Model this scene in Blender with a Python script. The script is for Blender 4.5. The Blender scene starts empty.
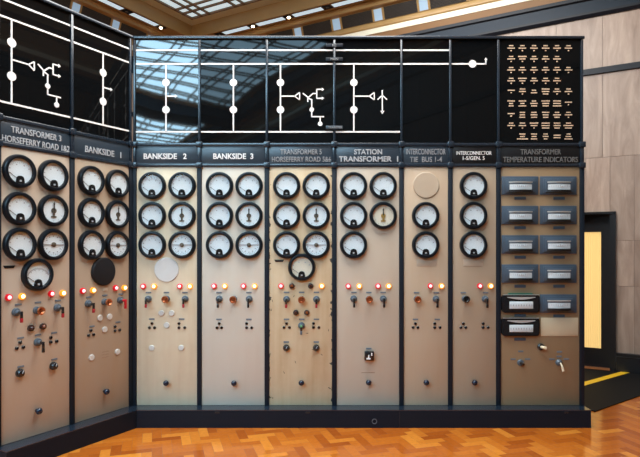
import bpy, bmesh, math, random
from mathutils import Vector, Matrix
random.seed(7)
PI = math.pi
col = bpy.context.scene.collection

# ------------------------------------------------------------------ materials
def node_mat(name):
    m = bpy.data.materials.new(name); m.use_nodes = True
    nt = m.node_tree
    return m, nt, nt.nodes['Principled BSDF'], nt.nodes['Material Output']

def plain(name, rgb, rough=.5, metal=0., spec=.5, coat=0., var=.06, scale=14., bump=0., ior=1.5):
    """Principled surface whose colour varies a little with a noise texture."""
    m, nt, b, out = node_mat(name)
    tc = nt.nodes.new('ShaderNodeTexCoord')
    no = nt.nodes.new('ShaderNodeTexNoise'); no.inputs['Scale'].default_value = scale; no.inputs['Detail'].default_value = 4
    nt.links.new(tc.outputs['Object'], no.inputs['Vector'])
    mx = nt.nodes.new('ShaderNodeMix'); mx.data_type = 'RGBA'
    mx.inputs['A'].default_value = [max(0, c * (1 - var)) for c in rgb] + [1]
    mx.inputs['B'].default_value = [min(1, c * (1 + var)) for c in rgb] + [1]
    nt.links.new(no.outputs['Fac'], mx.inputs['Factor'])
    nt.links.new(mx.outputs['Result'], b.inputs['Base Color'])
    b.inputs['Roughness'].default_value = rough; b.inputs['Metallic'].default_value = metal
    b.inputs['IOR'].default_value = ior; b.inputs['Specular IOR Level'].default_value = spec; b.inputs['Coat Weight'].default_value = coat
    if bump:
        bp = nt.nodes.new('ShaderNodeBump'); bp.inputs['Strength'].default_value = bump; bp.inputs['Distance'].default_value = .01
        nt.links.new(no.outputs['Fac'], bp.inputs['Height']); nt.links.new(bp.outputs['Normal'], b.inputs['Normal'])
    return m

def glow(name, rgb, strength, base=None):
    m, nt, b, out = node_mat(name)
    b.inputs['Base Color'].default_value = list(base or rgb) + [1]
    b.inputs['Emission Color'].default_value = list(rgb) + [1]
    b.inputs['Emission Strength'].default_value = strength
    b.inputs['Roughness'].default_value = .3
    return m

def enamel(name, rgb, stain=(.45, .27, .12), amount=.25, chips=0.):
    """Old stoved enamel: vertical streaks, broad stains, and chips near the two edges."""
    m, nt, b, out = node_mat(name)
    N = nt.nodes.new; L = nt.links.new
    tc = N('ShaderNodeTexCoord')
    mp = N('ShaderNodeMapping'); mp.inputs['Scale'].default_value = (9, 1, .8); L(tc.outputs['Object'], mp.inputs['Vector'])
    n1 = N('ShaderNodeTexNoise'); n1.inputs['Scale'].default_value = 1.6; n1.inputs['Detail'].default_value = 5; L(mp.outputs['Vector'], n1.inputs['Vector'])
    n2 = N('ShaderNodeTexNoise'); n2.inputs['Scale'].default_value = 2.4; n2.inputs['Detail'].default_value = 8; n2.inputs['Roughness'].default_value = .65
    L(tc.outputs['Object'], n2.inputs['Vector'])
    mul = N('ShaderNodeMath'); mul.operation = 'MULTIPLY'; L(n1.outputs['Fac'], mul.inputs[0]); L(n2.outputs['Fac'], mul.inputs[1])
    rp = N('ShaderNodeMapRange'); rp.inputs['From Min'].default_value = .16; rp.inputs['From Max'].default_value = .42
    rp.inputs['To Min'].default_value = 0; rp.inputs['To Max'].default_value = amount; L(mul.outputs[0], rp.inputs['Value'])
    mx = N('ShaderNodeMix'); mx.data_type = 'RGBA'; mx.inputs['A'].default_value = list(rgb) + [1]; mx.inputs['B'].default_value = list(stain) + [1]
    L(rp.outputs['Result'], mx.inputs['Factor'])
    last = mx.outputs['Result']
    if chips:
        sx = N('ShaderNodeSeparateXYZ'); L(tc.outputs['Object'], sx.inputs[0])
        ab = N('ShaderNodeMath'); ab.operation = 'ABSOLUTE'; L(sx.outputs['X'], ab.inputs[0])
        ed = N('ShaderNodeMapRange'); ed.inputs['From Min'].default_value = .24; ed.inputs['From Max'].default_value = .295
        ed.inputs['To Min'].default_value = -.12; ed.inputs['To Max'].default_value = chips; L(ab.outputs[0], ed.inputs['Value'])
        n3 = N('ShaderNodeTexNoise'); n3.inputs['Scale'].default_value = 22; n3.inputs['Detail'].default_value = 6; L(tc.outputs['Object'], n3.inputs['Vector'])
        ad = N('ShaderNodeMath'); ad.operation = 'ADD'; L(n3.outputs['Fac'], ad.inputs[0]); L(ed.outputs['Result'], ad.inputs[1])
        th = N('ShaderNodeMapRange'); th.inputs['From Min'].default_value = .70; th.inputs['From Max'].default_value = .74; L(ad.outputs[0], th.inputs['Value'])
        m2 = N('ShaderNodeMix'); m2.data_type = 'RGBA'; m2.inputs['B'].default_value = (.06, .05, .045, 1)
        L(last, m2.inputs['A']); L(th.outputs['Result'], m2.inputs['Factor']); last = m2.outputs['Result']
    L(last, b.inputs['Base Color'])
    b.inputs['Roughness'].default_value = .45; b.inputs['Specular IOR Level'].default_value = .35
    return m

def wavy_glass(name, ior, wave):
    """Black back-painted glass, slightly wavy."""
    m, nt, b, out = node_mat(name)
    N = nt.nodes.new; L = nt.links.new
    tc = N('ShaderNodeTexCoord')
    no = N('ShaderNodeTexNoise'); no.inputs['Scale'].default_value = 1.5; no.inputs['Detail'].default_value = 0.
    L(tc.outputs['Object'], no.inputs['Vector'])
    bp = N('ShaderNodeBump'); bp.inputs['Strength'].default_value = wave; bp.inputs['Distance'].default_value = .018
    L(no.outputs['Fac'], bp.inputs['Height']); L(bp.outputs['Normal'], b.inputs['Normal'])
    b.inputs['Base Color'].default_value = (.004, .0045, .005, 1)
    b.inputs['Roughness'].default_value = .03; b.inputs['IOR'].default_value = ior
    return m

def clear_glass(name):
    m = bpy.data.materials.new(name); m.use_nodes = True
    nt = m.node_tree; nt.nodes.clear(); N = nt.nodes.new; L = nt.links.new
    out = N('ShaderNodeOutputMaterial'); mix = N('ShaderNodeMixShader'); tr = N('ShaderNodeBsdfTransparent'); gl = N('ShaderNodeBsdfGlossy'); fr = N('ShaderNodeValue')
    tr.inputs['Color'].default_value = (.97, .98, .98, 1)
    gl.inputs['Roughness'].default_value = .03; fr.outputs[0].default_value = .045
    L(fr.outputs[0], mix.inputs[0]); L(tr.outputs[0], mix.inputs[1]); L(gl.outputs[0], mix.inputs[2]); L(mix.outputs[0], out.inputs[0])
    return m

def parquet(name):
    m, nt, b, out = node_mat(name)
    N = nt.nodes.new; L = nt.links.new
    geo = N('ShaderNodeNewGeometry'); tc = N('ShaderNodeTexCoord')
    r = N('ShaderNodeValToRGB'); e = r.color_ramp.elements
    e[0].position = 0; e[0].color = PARQUET[0]
    e[1].position = 1; e[1].color = PARQUET[3]
    for pos, c in ((.35, PARQUET[1]), (.75, PARQUET[2])):
        k = e.new(pos); k.color = c
    L(geo.outputs['Random Per Island'], r.inputs[0])
    no = N('ShaderNodeTexNoise'); no.inputs['Scale'].default_value = 30; no.inputs['Detail'].default_value = 5; L(tc.outputs['Object'], no.inputs['Vector'])
    hv = N('ShaderNodeHueSaturation'); L(r.outputs[0], hv.inputs['Color'])
    mr = N('ShaderNodeMapRange'); mr.inputs['To Min'].default_value = .8; mr.inputs['To Max'].default_value = 1.2; L(no.outputs['Fac'], mr.inputs['Value']); L(mr.outputs[0], hv.inputs['Value'])
    L(hv.outputs[0], b.inputs['Base Color'])
    b.inputs['Roughness'].default_value = .15; b.inputs['Specular IOR Level'].default_value = .45
    return m
PARQUET = [(.33, .073, .009, 1), (.43, .108, .012, 1), (.50, .138, .015, 1), (.64, .22, .028, 1)]

def stone(name):
    """Veined travertine slabs, each slab with its own tint."""
    m, nt, b, out = node_mat(name)
    N = nt.nodes.new; L = nt.links.new
    geo = N('ShaderNodeNewGeometry'); tc = N('ShaderNodeTexCoord')
    mp = N('ShaderNodeMapping'); mp.inputs['Scale'].default_value = (3.4, 3.4, .6); mp.inputs['Rotation'].default_value = (.15, .2, 0)
    off = N('ShaderNodeVectorMath'); off.operation = 'ADD'
    cb = N('ShaderNodeCombineXYZ'); mu = N('ShaderNodeMath'); mu.operation = 'MULTIPLY'; mu.inputs[1].default_value = 37
    L(geo.outputs['Random Per Island'], mu.inputs[0]); L(mu.outputs[0], cb.inputs['X']); L(mu.outputs[0], cb.inputs['Z'])
    L(tc.outputs['Object'], off.inputs[0]); L(cb.outputs[0], off.inputs[1]); L(off.outputs[0], mp.inputs['Vector'])
    no = N('ShaderNodeTexNoise'); no.inputs['Scale'].default_value = 2.2; no.inputs['Detail'].default_value = 9; no.inputs['Roughness'].default_value = .62; no.inputs['Distortion'].default_value = .8
    L(mp.outputs[0], no.inputs['Vector'])
    r = N('ShaderNodeValToRGB'); e = r.color_ramp.elements
    e[0].position = .27; e[0].color = (.25, .18, .14, 1); e[1].position = .73; e[1].color = (.49, .385, .31, 1)
    k = e.new(.5); k.color = (.37, .28, .222, 1)
    L(no.outputs['Fac'], r.inputs[0])
    hv = N('ShaderNodeHueSaturation'); L(r.outputs[0], hv.inputs['Color'])
    mr = N('ShaderNodeMapRange'); mr.inputs['To Min'].default_value = .88; mr.inputs['To Max'].default_value = 1.12
    L(geo.outputs['Random Per Island'], mr.inputs['Value']); L(mr.outputs[0], hv.inputs['Value'])
    L(hv.outputs[0], b.inputs['Base Color'])
    b.inputs['Roughness'].default_value = .4
    return m

M = dict(
    frame=plain('glossy dark painted steel', (.012, .021, .034), .22, .0, .5, ior=1.8),
    post=plain('dark painted steel', (.008, .013, .021), .5, .0, .25),
    plinth=plain('black plinth paint', (.006, .010, .017), .5, 0, .2),
    name_dark=plain('slate nameplate', (.026, .041, .058), .3, ior=1.65),
    name_black=plain('black nameplate', (.008, .008, .009), .35),
    letter_white=plain('white lettering', (.85, .85, .84), .5),
    letter_grey=plain('grey lettering', (.30, .31, .32), .45),
    letter_mid=plain('pale grey lettering', (.46, .48, .50), .45),
    letter_dim=plain('dim lettering', (.17, .17, .165), .4),
    glass=wavy_glass('black mimic glass', 1.30, .15),
    glass_wavy=wavy_glass('wavy black mimic glass', 1.95, .40),
    glass_mid=wavy_glass('slightly wavy black mimic glass', 1.31, .25),
    line=plain('white inlay', (.92, .90, .88), .5, var=.02),
    clear=clear_glass('gauge glass'),
    bezel=plain('black gauge bezel', (.0045, .007, .011), .3, 0, .35),
    dial=plain('white dial', (.80, .90, .95), .6, var=.03),
    dial_cream=plain('cream dial', (.80, .74, .60), .6, var=.03),
    ink=plain('grey ink', (.22, .23, .25), .6),
    pale_ink=plain('pale ink', (.42, .45, .48), .6),
    pointer=plain('pointer black', (.03, .03, .03), .5),
    cover=plain('pivot cover', (.006, .006, .007), .7, 0, .15),
    matt=plain('matt black', (.009, .009, .011), .6, 0, .3),
    boss=plain('bronze boss', (.12, .10, .075), .4, .3),
    gold=plain('brass boss', (.55, .36, .10), .35, .6),
    copper=plain('copper knob', (.48, .165, .065), .3, .75),
    slate=plain('slate grey metal', (.10, .125, .15), .4, .2),
    slate_tag=plain('slate tag', (.15, .18, .21), .5),
    blk=plain('black bakelite', (.010, .011, .013), .22, 0, .6, .3),
    blue_black=plain('blue black bakelite', (.006, .012, .030), .18, 0, .6),
    red=plain('red handle', (.55, .012, .022), .35),
    darkred=plain('dark red handle', (.36, .012, .022), .35),
    green=plain('green spot', (.15, .42, .20), .4),
    cap=plain('white cap', (.60, .595, .56), .5),
    disc_white=plain('white disc', (.68, .69, .67), .55),
    tan_plate=plain('tan plate', (.60, .50, .34), .45),
    ivory=plain('ivory', (.80, .68, .48), .35),
    scale=plain('scale white', (.62, .69, .72), .5),
    chrome=plain('pale metal', (.60, .60, .58), .3, .4),
    blue_frame=plain('blue grey indicator frame', (.058, .086, .120), .4),
    dk=plain('near black slot', (.012, .010, .010), .4),  # near-black colour of slots, joints and louvre backing
    teal=plain('green strip', (.01, .16, .10), .4),
    lamp_red_rim=glow('red lamp rim', (.85, .004, .02), .38, (.5, .004, .015)),
    lamp_red_core=glow('red lamp core', (1., .58, .62), 1.25),
    lamp_amber_rim=glow('amber lamp rim', (1., .36, .02), .9, (.6, .2, .02)),
    lamp_amber_core=glow('amber lamp core', (1., .80, .42), 3.2),
    lens_dark=plain('unlit lens', (.05, .012, .010), .12, 0, .6, .5),
    lens_dark_amber=plain('unlit amber lens', (.20, .05, .012), .12, 0, .6, .5),
    lens_rim=plain('lamp rim', (.035, .02, .018), .3),
    legend=plain('legend lettering', (.76, .55, .38), .5),
    floor=parquet('herringbone parquet'),
    sub=plain('parquet joints', (.05, .02, .01), .7),
    stone=stone('travertine'),
    joint=plain('stone joint', (.20, .15, .12), .8),
    black_trim=plain('black moulding', (.012, .013, .015), .3),
    sheen_fascia=plain('fascia with painted blue sheen', (.010, .021, .036), .4, 0, .2),  # blue reflection along the cornice band put into its base colour
    panelling=plain('dark wood panelling', (.050, .032, .020), .5, scale=5),
    slate_trim=plain('slate cornice', (.009, .013, .020), .4, 0, .25),
    brown=plain('brown wood', (.24, .13, .055), .4, scale=5),
    goldwood=plain('golden oak', (.40, .25, .095), .4, scale=4, var=.12),
    cream=plain('cream moulding', (.86, .84, .68), .5),
    greencream=plain('pale green plaster', (.62, .62, .46), .6),
    bars=plain('glazing bar brown', (.20, .11, .05), .5),
    grille=plain('dark louvre', (.045, .036, .028), .5),
    laylight=glow('laylight glass', (.74, .93, 1.0), .66, (.6, .7, .7)),
    laylight_boosted=glow('boosted laylight glass', (.44, .76, 1.0), 10.5, (.6, .7, .7)),  # rear glow raised to light the panels and mirror brightly in the glass
    pane=glow('lit pane', (.62, .80, .90), .75, (.5, .6, .65)),
    frieze_pane=glow('frieze pane', (.30, .46, .62), .55, (.3, .4, .5)),
    bulb=glow('downlight bulb', (1., .80, .52), 14.),
    bulb_off=plain('unlit bulb', (.10, .09, .08), .2),
    yellow_glass=glow('yellow reeded glass', (1., .70, .27), .60, (.6, .42, .16)),
    rubber=plain('black rubber', (.008, .008, .0085), .65, 0, .12),
    yellow=plain('yellow strip', (.90, .55, .02), .45),
    sill=plain('oak sill', (.30, .11, .035), .35),
)

# ------------------------------------------------------------------ mesh building
class MB:
    def __init__(s): s.v = []; s.f = []; s.m = []; s.slot = 0
    def add(s, verts, faces):
        n = len(s.v); s.v += [tuple(v) for v in verts]
        for f in faces: s.f.append([n + i for i in f]); s.m.append(s.slot)
        return s
    def box(s, x0, x1, y0, y1, z0, z1, bev=0.):
        if bev:
            bm = bmesh.new(); bmesh.ops.create_cube(bm, size=1)
            for v in bm.verts:
                v.co = Vector(((x0 + x1) / 2 + v.co.x * (x1 - x0), (y0 + y1) / 2 + v.co.y * (y1 - y0), (z0 + z1) / 2 + v.co.z * (z1 - z0)))
            bmesh.ops.bevel(bm, geom=bm.edges[:], offset=bev, segments=2, affect='EDGES', profile=.5)
            bm.verts.index_update()
            s.add([v.co[:] for v in bm.verts], [[v.index for v in f.verts] for f in bm.faces]); bm.free(); return s
        v = [(x, y, z) for z in (z0, z1) for y in (y0, y1) for x in (x0, x1)]
        return s.add(v, [(0, 2, 3, 1), (4, 5, 7, 6), (0, 1, 5, 4), (2, 6, 7, 3), (0, 4, 6, 2), (1, 3, 7, 5)])
    def lathe(s, prof, cx=0, cz=0, seg=32):
        """prof = [(radius, distance out from the board)], turned about the -y axis."""
        rings = []; v = []; f = []
        for r, d in prof:
            if r < 1e-6: rings.append([len(v)]); v.append((cx, -d, cz))
            else:
                rings.append(list(range(len(v), len(v) + seg)))
                v += [(cx + r * math.cos(2 * PI * k / seg), -d, cz + r * math.sin(2 * PI * k / seg)) for k in range(seg)]
        for a, b in zip(rings, rings[1:]):
            for k in range(seg):
                j = (k + 1) % seg
                if len(a) == 1 and len(b) == 1: continue
                if len(a) == 1: f.append((a[0], b[k], b[j]))
                elif len(b) == 1: f.append((a[k], b[0], a[j]))
                else: f.append((a[k], b[k], b[j], a[j]))
        return s.add(v, f)
    def prism(s, poly, d0, d1):
        """poly in the board's (x, z) plane, from d0 to d1 out of it."""
        n = len(poly)
        v = [(x, -d0, z) for x, z in poly] + [(x, -d1, z) for x, z in poly]
        return s.add(v, [tuple(range(n))[::-1], tuple(range(n, 2 * n))] + [(k, (k + 1) % n, n + (k + 1) % n, n + k) for k in range(n)])
    def plan(s, poly, z0, z1):
        n = len(poly)
        v = [(x, y, z0) for x, y in poly] + [(x, y, z1) for x, y in poly]
        return s.add(v, [tuple(range(n))[::-1], tuple(range(n, 2 * n))] + [(k, (k + 1) % n, n + (k + 1) % n, n + k) for k in range(n)])
    def bar(s, x0, z0, x1, z1, w, d0, d1):
        a = Vector((x1 - x0, z1 - z0)); n = Vector((-a.y, a.x)).normalized() * w / 2
        return s.prism([(x0 + n.x, z0 + n.y), (x0 - n.x, z0 - n.y), (x1 - n.x, z1 - n.y), (x1 + n.x, z1 + n.y)], d0, d1)
    def disc(s, cx, cz, r, d0, d1, seg=20):
        return s.prism([(cx + r * math.cos(2 * PI * k / seg), cz + r * math.sin(2 * PI * k / seg)) for k in range(seg)], d0, d1)
    def rod(s, a, b, r0, r1=None, seg=12):
        r1 = r0 if r1 is None else r1
        a = Vector(a); b = Vector(b); q = (b - a).to_track_quat('Z', 'Y')
        v = []
        for p, r in ((a, r0), (b, r1)):
            v += [p + q @ Vector((r * math.cos(2 * PI * k / seg), r * math.sin(2 * PI * k / seg), 0)) for k in range(seg)]
        return s.add(v, [tuple(range(seg))[::-1], tuple(range(seg, 2 * seg))] + [(k, (k + 1) % seg, seg + (k + 1) % seg, seg + k) for k in range(seg)])
    def mesh(s, name, *mats):
        me = bpy.data.meshes.new(name); me.from_pydata(s.v, [], s.f)
        for m in mats: me.materials.append(m)
        if any(s.m): me.polygons.foreach_set('material_index', s.m)
        bm = bmesh.new(); bm.from_mesh(me)
        if len(s.f) < 4000: bmesh.ops.recalc_face_normals(bm, faces=bm.faces[:])
        bm.to_mesh(me); bm.free()
        me.polygons.foreach_set('use_smooth', [True] * len(me.polygons))
        me.set_sharp_from_angle(angle=math.radians(32)); me.update()
        return me
    def build(s, name, mat, parent=None, loc=(0, 0, 0)):
        return link(name, s.mesh(name, *(mat if isinstance(mat, (list, tuple)) else [mat])), parent, loc)

def link(name, me, parent=None, loc=(0, 0, 0)):
    o = bpy.data.objects.new(name, me); col.objects.link(o); o.location = loc
    if parent is not None: o.parent = parent
    return o

def tag(o, label=None, cat=None, group=None, kind=None):
    if label: o['label'] = label
    if cat: o['category'] = cat
    if group: o['group'] = group
    if kind: o['kind'] = kind
    return o

def thing(name, loc, rz, label, cat, group=None):
    o = bpy.data.objects.new(name, None); col.objects.link(o); o.empty_display_size = .1
    o.location = loc; o.rotation_euler = (0, 0, rz)
    return tag(o, label, cat, group)

_text = {}
def text_mesh(s, cx, cz, w, h, d0, d1, bold=.0):
    """Raised lettering fitted to a w x h box centred at (cx, cz)."""
    cu = bpy.data.curves.new('t', 'FONT'); cu.body = s; cu.extrude = .5; cu.offset = bold; cu.resolution_u = 3
    o = bpy.data.objects.new('t', cu); col.objects.link(o)
    bpy.context.view_layer.update()
    me = bpy.data.meshes.new_from_object(o.evaluated_get(bpy.context.evaluated_depsgraph_get()))
    bpy.data.objects.remove(o); bpy.data.curves.remove(cu)
    xs = [v.co.x for v in me.vertices]; ys = [v.co.y for v in me.vertices]
    x0, x1, y0, y1 = min(xs), max(xs), min(ys), max(ys)
    vs = [(cx + ((v.co.x - x0) / (x1 - x0) - .5) * w, -(d0 + (v.co.z + .5) * (d1 - d0)), cz + ((v.co.y - y0) / (y1 - y0) - .5) * h) for v in me.vertices]
    fs = [list(p.vertices) for p in me.polygons]
    bpy.data.meshes.remove(me)
    return vs, fs

def letter_parts(t, cx, cz, w, h, d0, d1, bold):
    """text_mesh, with words set apart by two blanks as pieces of their own"""
    v, f = text_mesh(t, cx, cz, w, h, d0, d1, bold)
    if '  ' not in t: return [(v, f)]
    xs = sorted(p[0] for p in v); gap = max(range(len(xs) - 1), key=lambda i: xs[i + 1] - xs[i]); cut = (xs[gap] + xs[gap + 1]) / 2
    res = []
    for side in (0, 1):
        fs = [q for q in f if (v[q[0]][0] > cut) == bool(side)]; ids = sorted({i for q in fs for i in q}); mp = {i: k for k, i in enumerate(ids)}
        res.append(([v[i] for i in ids], [[mp[i] for i in q] for q in fs]))
    return res

# ------------------------------------------------------------------ the two boards
CORNER = Vector((-1.7287, 0, 0))                  # inner corner where the two boards meet
MAIN_RZ, WING_RZ = 0., PI / 3
def on_board(rz, u, d=0., z=0.):
    return CORNER + Matrix.Rotation(rz, 3, 'Z') @ Vector((u, -d, z))
BASE, TOP = .161, 3.556
Z_MID, Z_LOW = 2.561, 2.370                       # the two rails above and below the nameplates

# fittings of each panel: (kind, [(along the board, height) in metres])
ITEMS = {
 'b2': [
  ('gauge_ammeter', [(0.188, 2.182),(0.188, 1.907),(0.188, 1.637),(0.462, 2.182)]),
  ('gauge_upright', [(0.462, 1.907)]),
  ('gauge_round', [(0.462, 1.637)]),
  ('white_disc', [(0.317, 1.409)]),
  ('lamp_red', [(0.104, 1.257),(0.44, 1.257)]),
  ('lamp_amber', [(0.204, 1.257),(0.535, 1.257)]),
  ('tag', [(0.15, 1.199),(0.316, 1.199),(0.485, 1.199),(0.18, 0.955),(0.456, 0.955)]),
  ('switch_red', [(0.149, 1.14),(0.489, 1.14)]),
  ('copper', [(0.318, 1.141)]),
  ('cap', [(0.269, 1.009),(0.364, 1.009),(0.318, 0.899),(0.18, 0.69),(0.452, 0.69)]),
  ('test_socket', [(0.183, 0.915),(0.159, 0.876),(0.207, 0.876),(0.432, 0.915),(0.432, 0.876),(0.484, 0.876)]),
  ('button', [(0.32, 0.373)]),
 ],
 'b3': [
  ('gauge_ammeter', [(0.806, 2.182),(0.806, 1.907),(0.806, 1.637),(1.077, 2.182)]),
  ('gauge_upright', [(1.077, 1.907)]),
  ('gauge_round', [(1.077, 1.637)]),
  ('lamp_red', [(0.754, 1.259),(1.025, 1.259)]),
  ('lamp_amber', [(0.854, 1.259),(1.128, 1.259)]),
  ('tag', [(0.799, 1.199),(1.074, 1.199),(0.799, 0.952),(1.074, 0.952)]),
  ('switch', [(0.802, 1.14),(1.077, 1.14)]),
  ('copper', [(0.936, 1.14)]),
  ('test_socket', [(0.801, 0.915),(0.781, 0.876),(0.823, 0.876),(1.054, 0.915),(1.054, 0.876),(1.1, 0.876)]),
  ('button', [(0.941, 0.373)]),
 ],
 't5': [
  ('gauge_ammeter', [(1.422, 2.182),(1.422, 1.907),(1.422, 1.637),(1.694, 2.182)]),
  ('gauge_upright', [(1.694, 1.907)]),
  ('gauge_round', [(1.694, 1.637)]),
  ('gauge_cream', [(1.561, 1.432)]),
  ('lamp_red', [(1.37, 1.26)]),
  ('lamp_dark_amber', [(1.47, 1.26),(1.607, 1.016)]),
  ('lamp_dark_red', [(1.643, 1.26)]),
  ('lamp_amber', [(1.745, 1.26)]),
  ('tag', [(1.421, 1.201),(1.56, 1.201),(1.696, 1.201),(1.421, 0.953),(1.56, 0.953),(1.696, 0.953),(1.419, 0.744),(1.695, 0.744)]),
  ('switch_red', [(1.421, 1.138),(1.696, 1.138)]),
  ('copper', [(1.56, 1.138)]),
  ('lamp_dark', [(1.507, 1.016)]),
  ('test_socket', [(1.421, 0.915),(1.397, 0.879),(1.447, 0.879),(1.668, 0.915),(1.668, 0.879),(1.718, 0.879)]),
  ('switch_green', [(1.558, 0.896)]),
  ('knob', [(1.419, 0.691),(1.694, 0.691)]),
  ('button', [(1.558, 0.375)]),
  ('black_tag', [(1.353, 1.491)]),
  ('scratch', [(1.487, 1.165, -55),(1.502, 0.561, 70),(1.743, 0.628, 35),(1.664, 0.673, 20),(1.397, 0.465, 65),(1.807, 0.853, 85),(1.29, 1.125, 80),(1.609, 0.825, 10)]),
 ],
 'st': [
  ('gauge_ammeter', [(2.037, 2.182),(2.037, 1.907),(2.037, 1.637),(2.309, 2.182)]),
  ('gauge_gold', [(2.309, 1.907)]),
  ('lamp_red', [(1.988, 1.259),(2.262, 1.259)]),
  ('lamp_amber', [(2.089, 1.259),(2.36, 1.259)]),
  ('tag', [(2.041, 1.2),(2.178, 1.2),(2.31, 1.2),(2.177, 0.684)]),
  ('switch', [(2.039, 1.142),(2.311, 1.142)]),
  ('copper', [(2.178, 1.14)]),
  ('isolator_box', [(2.179, 0.622)]),
  ('seam', [(2.171, 0.461)]),
  ('button', [(2.174, 0.378)]),
 ],
 'ti': [
  ('tan_disc', [(2.705, 2.188)]),
  ('gauge_ammeter', [(2.699, 1.907),(2.699, 1.637)]),
  ('faint_plate', [(2.711, 1.473)]),
  ('lamp_red', [(2.743, 1.26)]),
  ('lamp_amber', [(2.846, 1.26)]),
  ('tag', [(2.618, 1.198),(2.8, 1.198),(2.607, 0.952),(2.808, 0.952)]),
  ('copper', [(2.62, 1.14)]),
  ('switch', [(2.795, 1.14)]),
  ('test_socket', [(2.606, 0.914),(2.584, 0.878),(2.628, 0.878),(2.784, 0.914),(2.784, 0.878),(2.832, 0.878)]),
  ('button', [(2.701, 0.378)]),
 ],
 'in': [
  ('gauge_ammeter', [(3.138, 2.182),(3.138, 1.908),(3.138, 1.638)]),
  ('faint_plate', [(3.139, 1.473)]),
  ('lamp_red', [(3.199, 1.26)]),
  ('lamp_amber', [(3.298, 1.26)]),
  ('tag', [(3.047, 1.198),(3.253, 1.198)]),
  ('dark_knob', [(3.062, 1.142)]),
  ('switch', [(3.247, 1.14)]),
  ('test_socket', [(3.046, 0.914),(3.024, 0.878),(3.069, 0.878),(3.229, 0.914),(3.229, 0.878),(3.274, 0.878)]),
  ('button', [(3.144, 0.378)]),
 ],
 'te': [
  ('indicator', [(3.566, 2.183),(3.918, 2.183),(3.566, 1.912),(3.918, 1.912),(3.566, 1.642),(3.918, 1.642),(3.566, 1.374),(3.918, 1.374),(3.918, 1.098)]),
  ('indicator_open_green', [(3.567, 1.1)]),
  ('indicator_open', [(3.567, 0.887)]),
  ('tan_plate', [(3.932, 0.883)]),
  ('tag_wide', [(3.57, 2.067),(3.928, 2.067),(3.57, 1.796),(3.928, 1.796),(3.57, 1.524),(3.928, 1.524),(3.57, 1.257),(3.928, 1.257),(3.928, 0.984),(3.57, 0.99),(3.57, 0.77)]),
  ('ivory_knob', [(3.757, 0.701)]),
  ('small_switch', [(3.573, 0.554)]),
  ('key_switch', [(3.925, 0.556)]),
  ('tag_small', [(3.576, 0.658),(3.506, 0.586),(3.639, 0.586),(3.933, 0.653),(3.931, 0.611),(3.863, 0.586),(3.996, 0.586)]),
 ],
 't3': [
  ('gauge_ammeter', [(-1.085, 2.183),(-1.084, 1.903),(-1.082, 1.633),(-0.81, 2.182)]),
  ('gauge_upright', [(-0.811, 1.905)]),
  ('gauge_round', [(-0.812, 1.635)]),
  ('gauge_arc', [(-0.942, 1.402)]),
  ('black_tag', [(-1.157, 1.468)]),
  ('lamp_red', [(-1.164, 1.243),(-0.823, 1.246)]),
  ('lamp_amber', [(-1.062, 1.243),(-0.723, 1.244)]),
  ('tag', [(-0.931, 1.186),(-0.762, 1.187),(-1.069, 0.93),(-0.931, 0.935),(-0.795, 0.933),(-0.793, 0.722),(-1.069, 0.715),(-1.087, 1.183)]),
  ('switch_red', [(-1.107, 1.128),(-0.769, 1.13)]),
  ('copper', [(-0.943, 1.126)]),
  ('lamp_dark', [(-0.992, 0.996)]),
  ('lamp_dark_amber', [(-0.893, 0.996)]),
  ('test_socket', [(-1.075, 0.897),(-1.1, 0.857),(-1.05, 0.858),(-0.825, 0.899),(-0.825, 0.863),(-0.774, 0.862)]),
  ('switch', [(-0.935, 0.879)]),
  ('knob', [(-0.804, 0.671),(-1.078, 0.668)]),
  ('button', [(-0.943, 0.352)]),
 ],
 'b1': [
  ('gauge_ammeter', [(-0.461, 2.18),(-0.46, 1.907),(-0.457, 1.634),(-0.187, 2.182)]),
  ('gauge_upright', [(-0.189, 1.908)]),
  ('gauge_round', [(-0.19, 1.634)]),
  ('black_disc', [(-0.333, 1.404)]),
  ('lamp_red', [(-0.539, 1.25),(-0.206, 1.254)]),
  ('lamp_amber', [(-0.439, 1.248),(-0.109, 1.25)]),
  ('tag', [(-0.477, 1.193),(-0.313, 1.196),(-0.143, 1.194),(-0.444, 0.941),(-0.174, 0.946)]),
  ('switch_red', [(-0.484, 1.139)]),
  ('copper', [(-0.32, 1.139)]),
  ('switch_bright_red', [(-0.153, 1.142)]),
  ('cap', [(-0.365, 1.004),(-0.265, 1.004),(-0.316, 0.897),(-0.45, 0.676),(-0.181, 0.681)]),
  ('test_socket', [(-0.457, 0.909),(-0.48, 0.869),(-0.43, 0.87),(-0.208, 0.91),(-0.208, 0.873),(-0.157, 0.873)]),
  ('button', [(-0.321, 0.361)]),
  ('worn_marks', [(-0.309, 0.678)]),
  ('pale_tag', [(-0.31, 1.244)]),
 ],
}


M['faint'] = plain('faint tan plate', (.50, .41, .31), .45)
M['tan_disc'] = plain('tan disc paint', (.53, .425, .31), .45)
M['chip'] = plain('bare chipped metal', (.10, .07, .05), .6)
M['worn'] = plain('worn lettering', (.36, .26, .18), .6)
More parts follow.
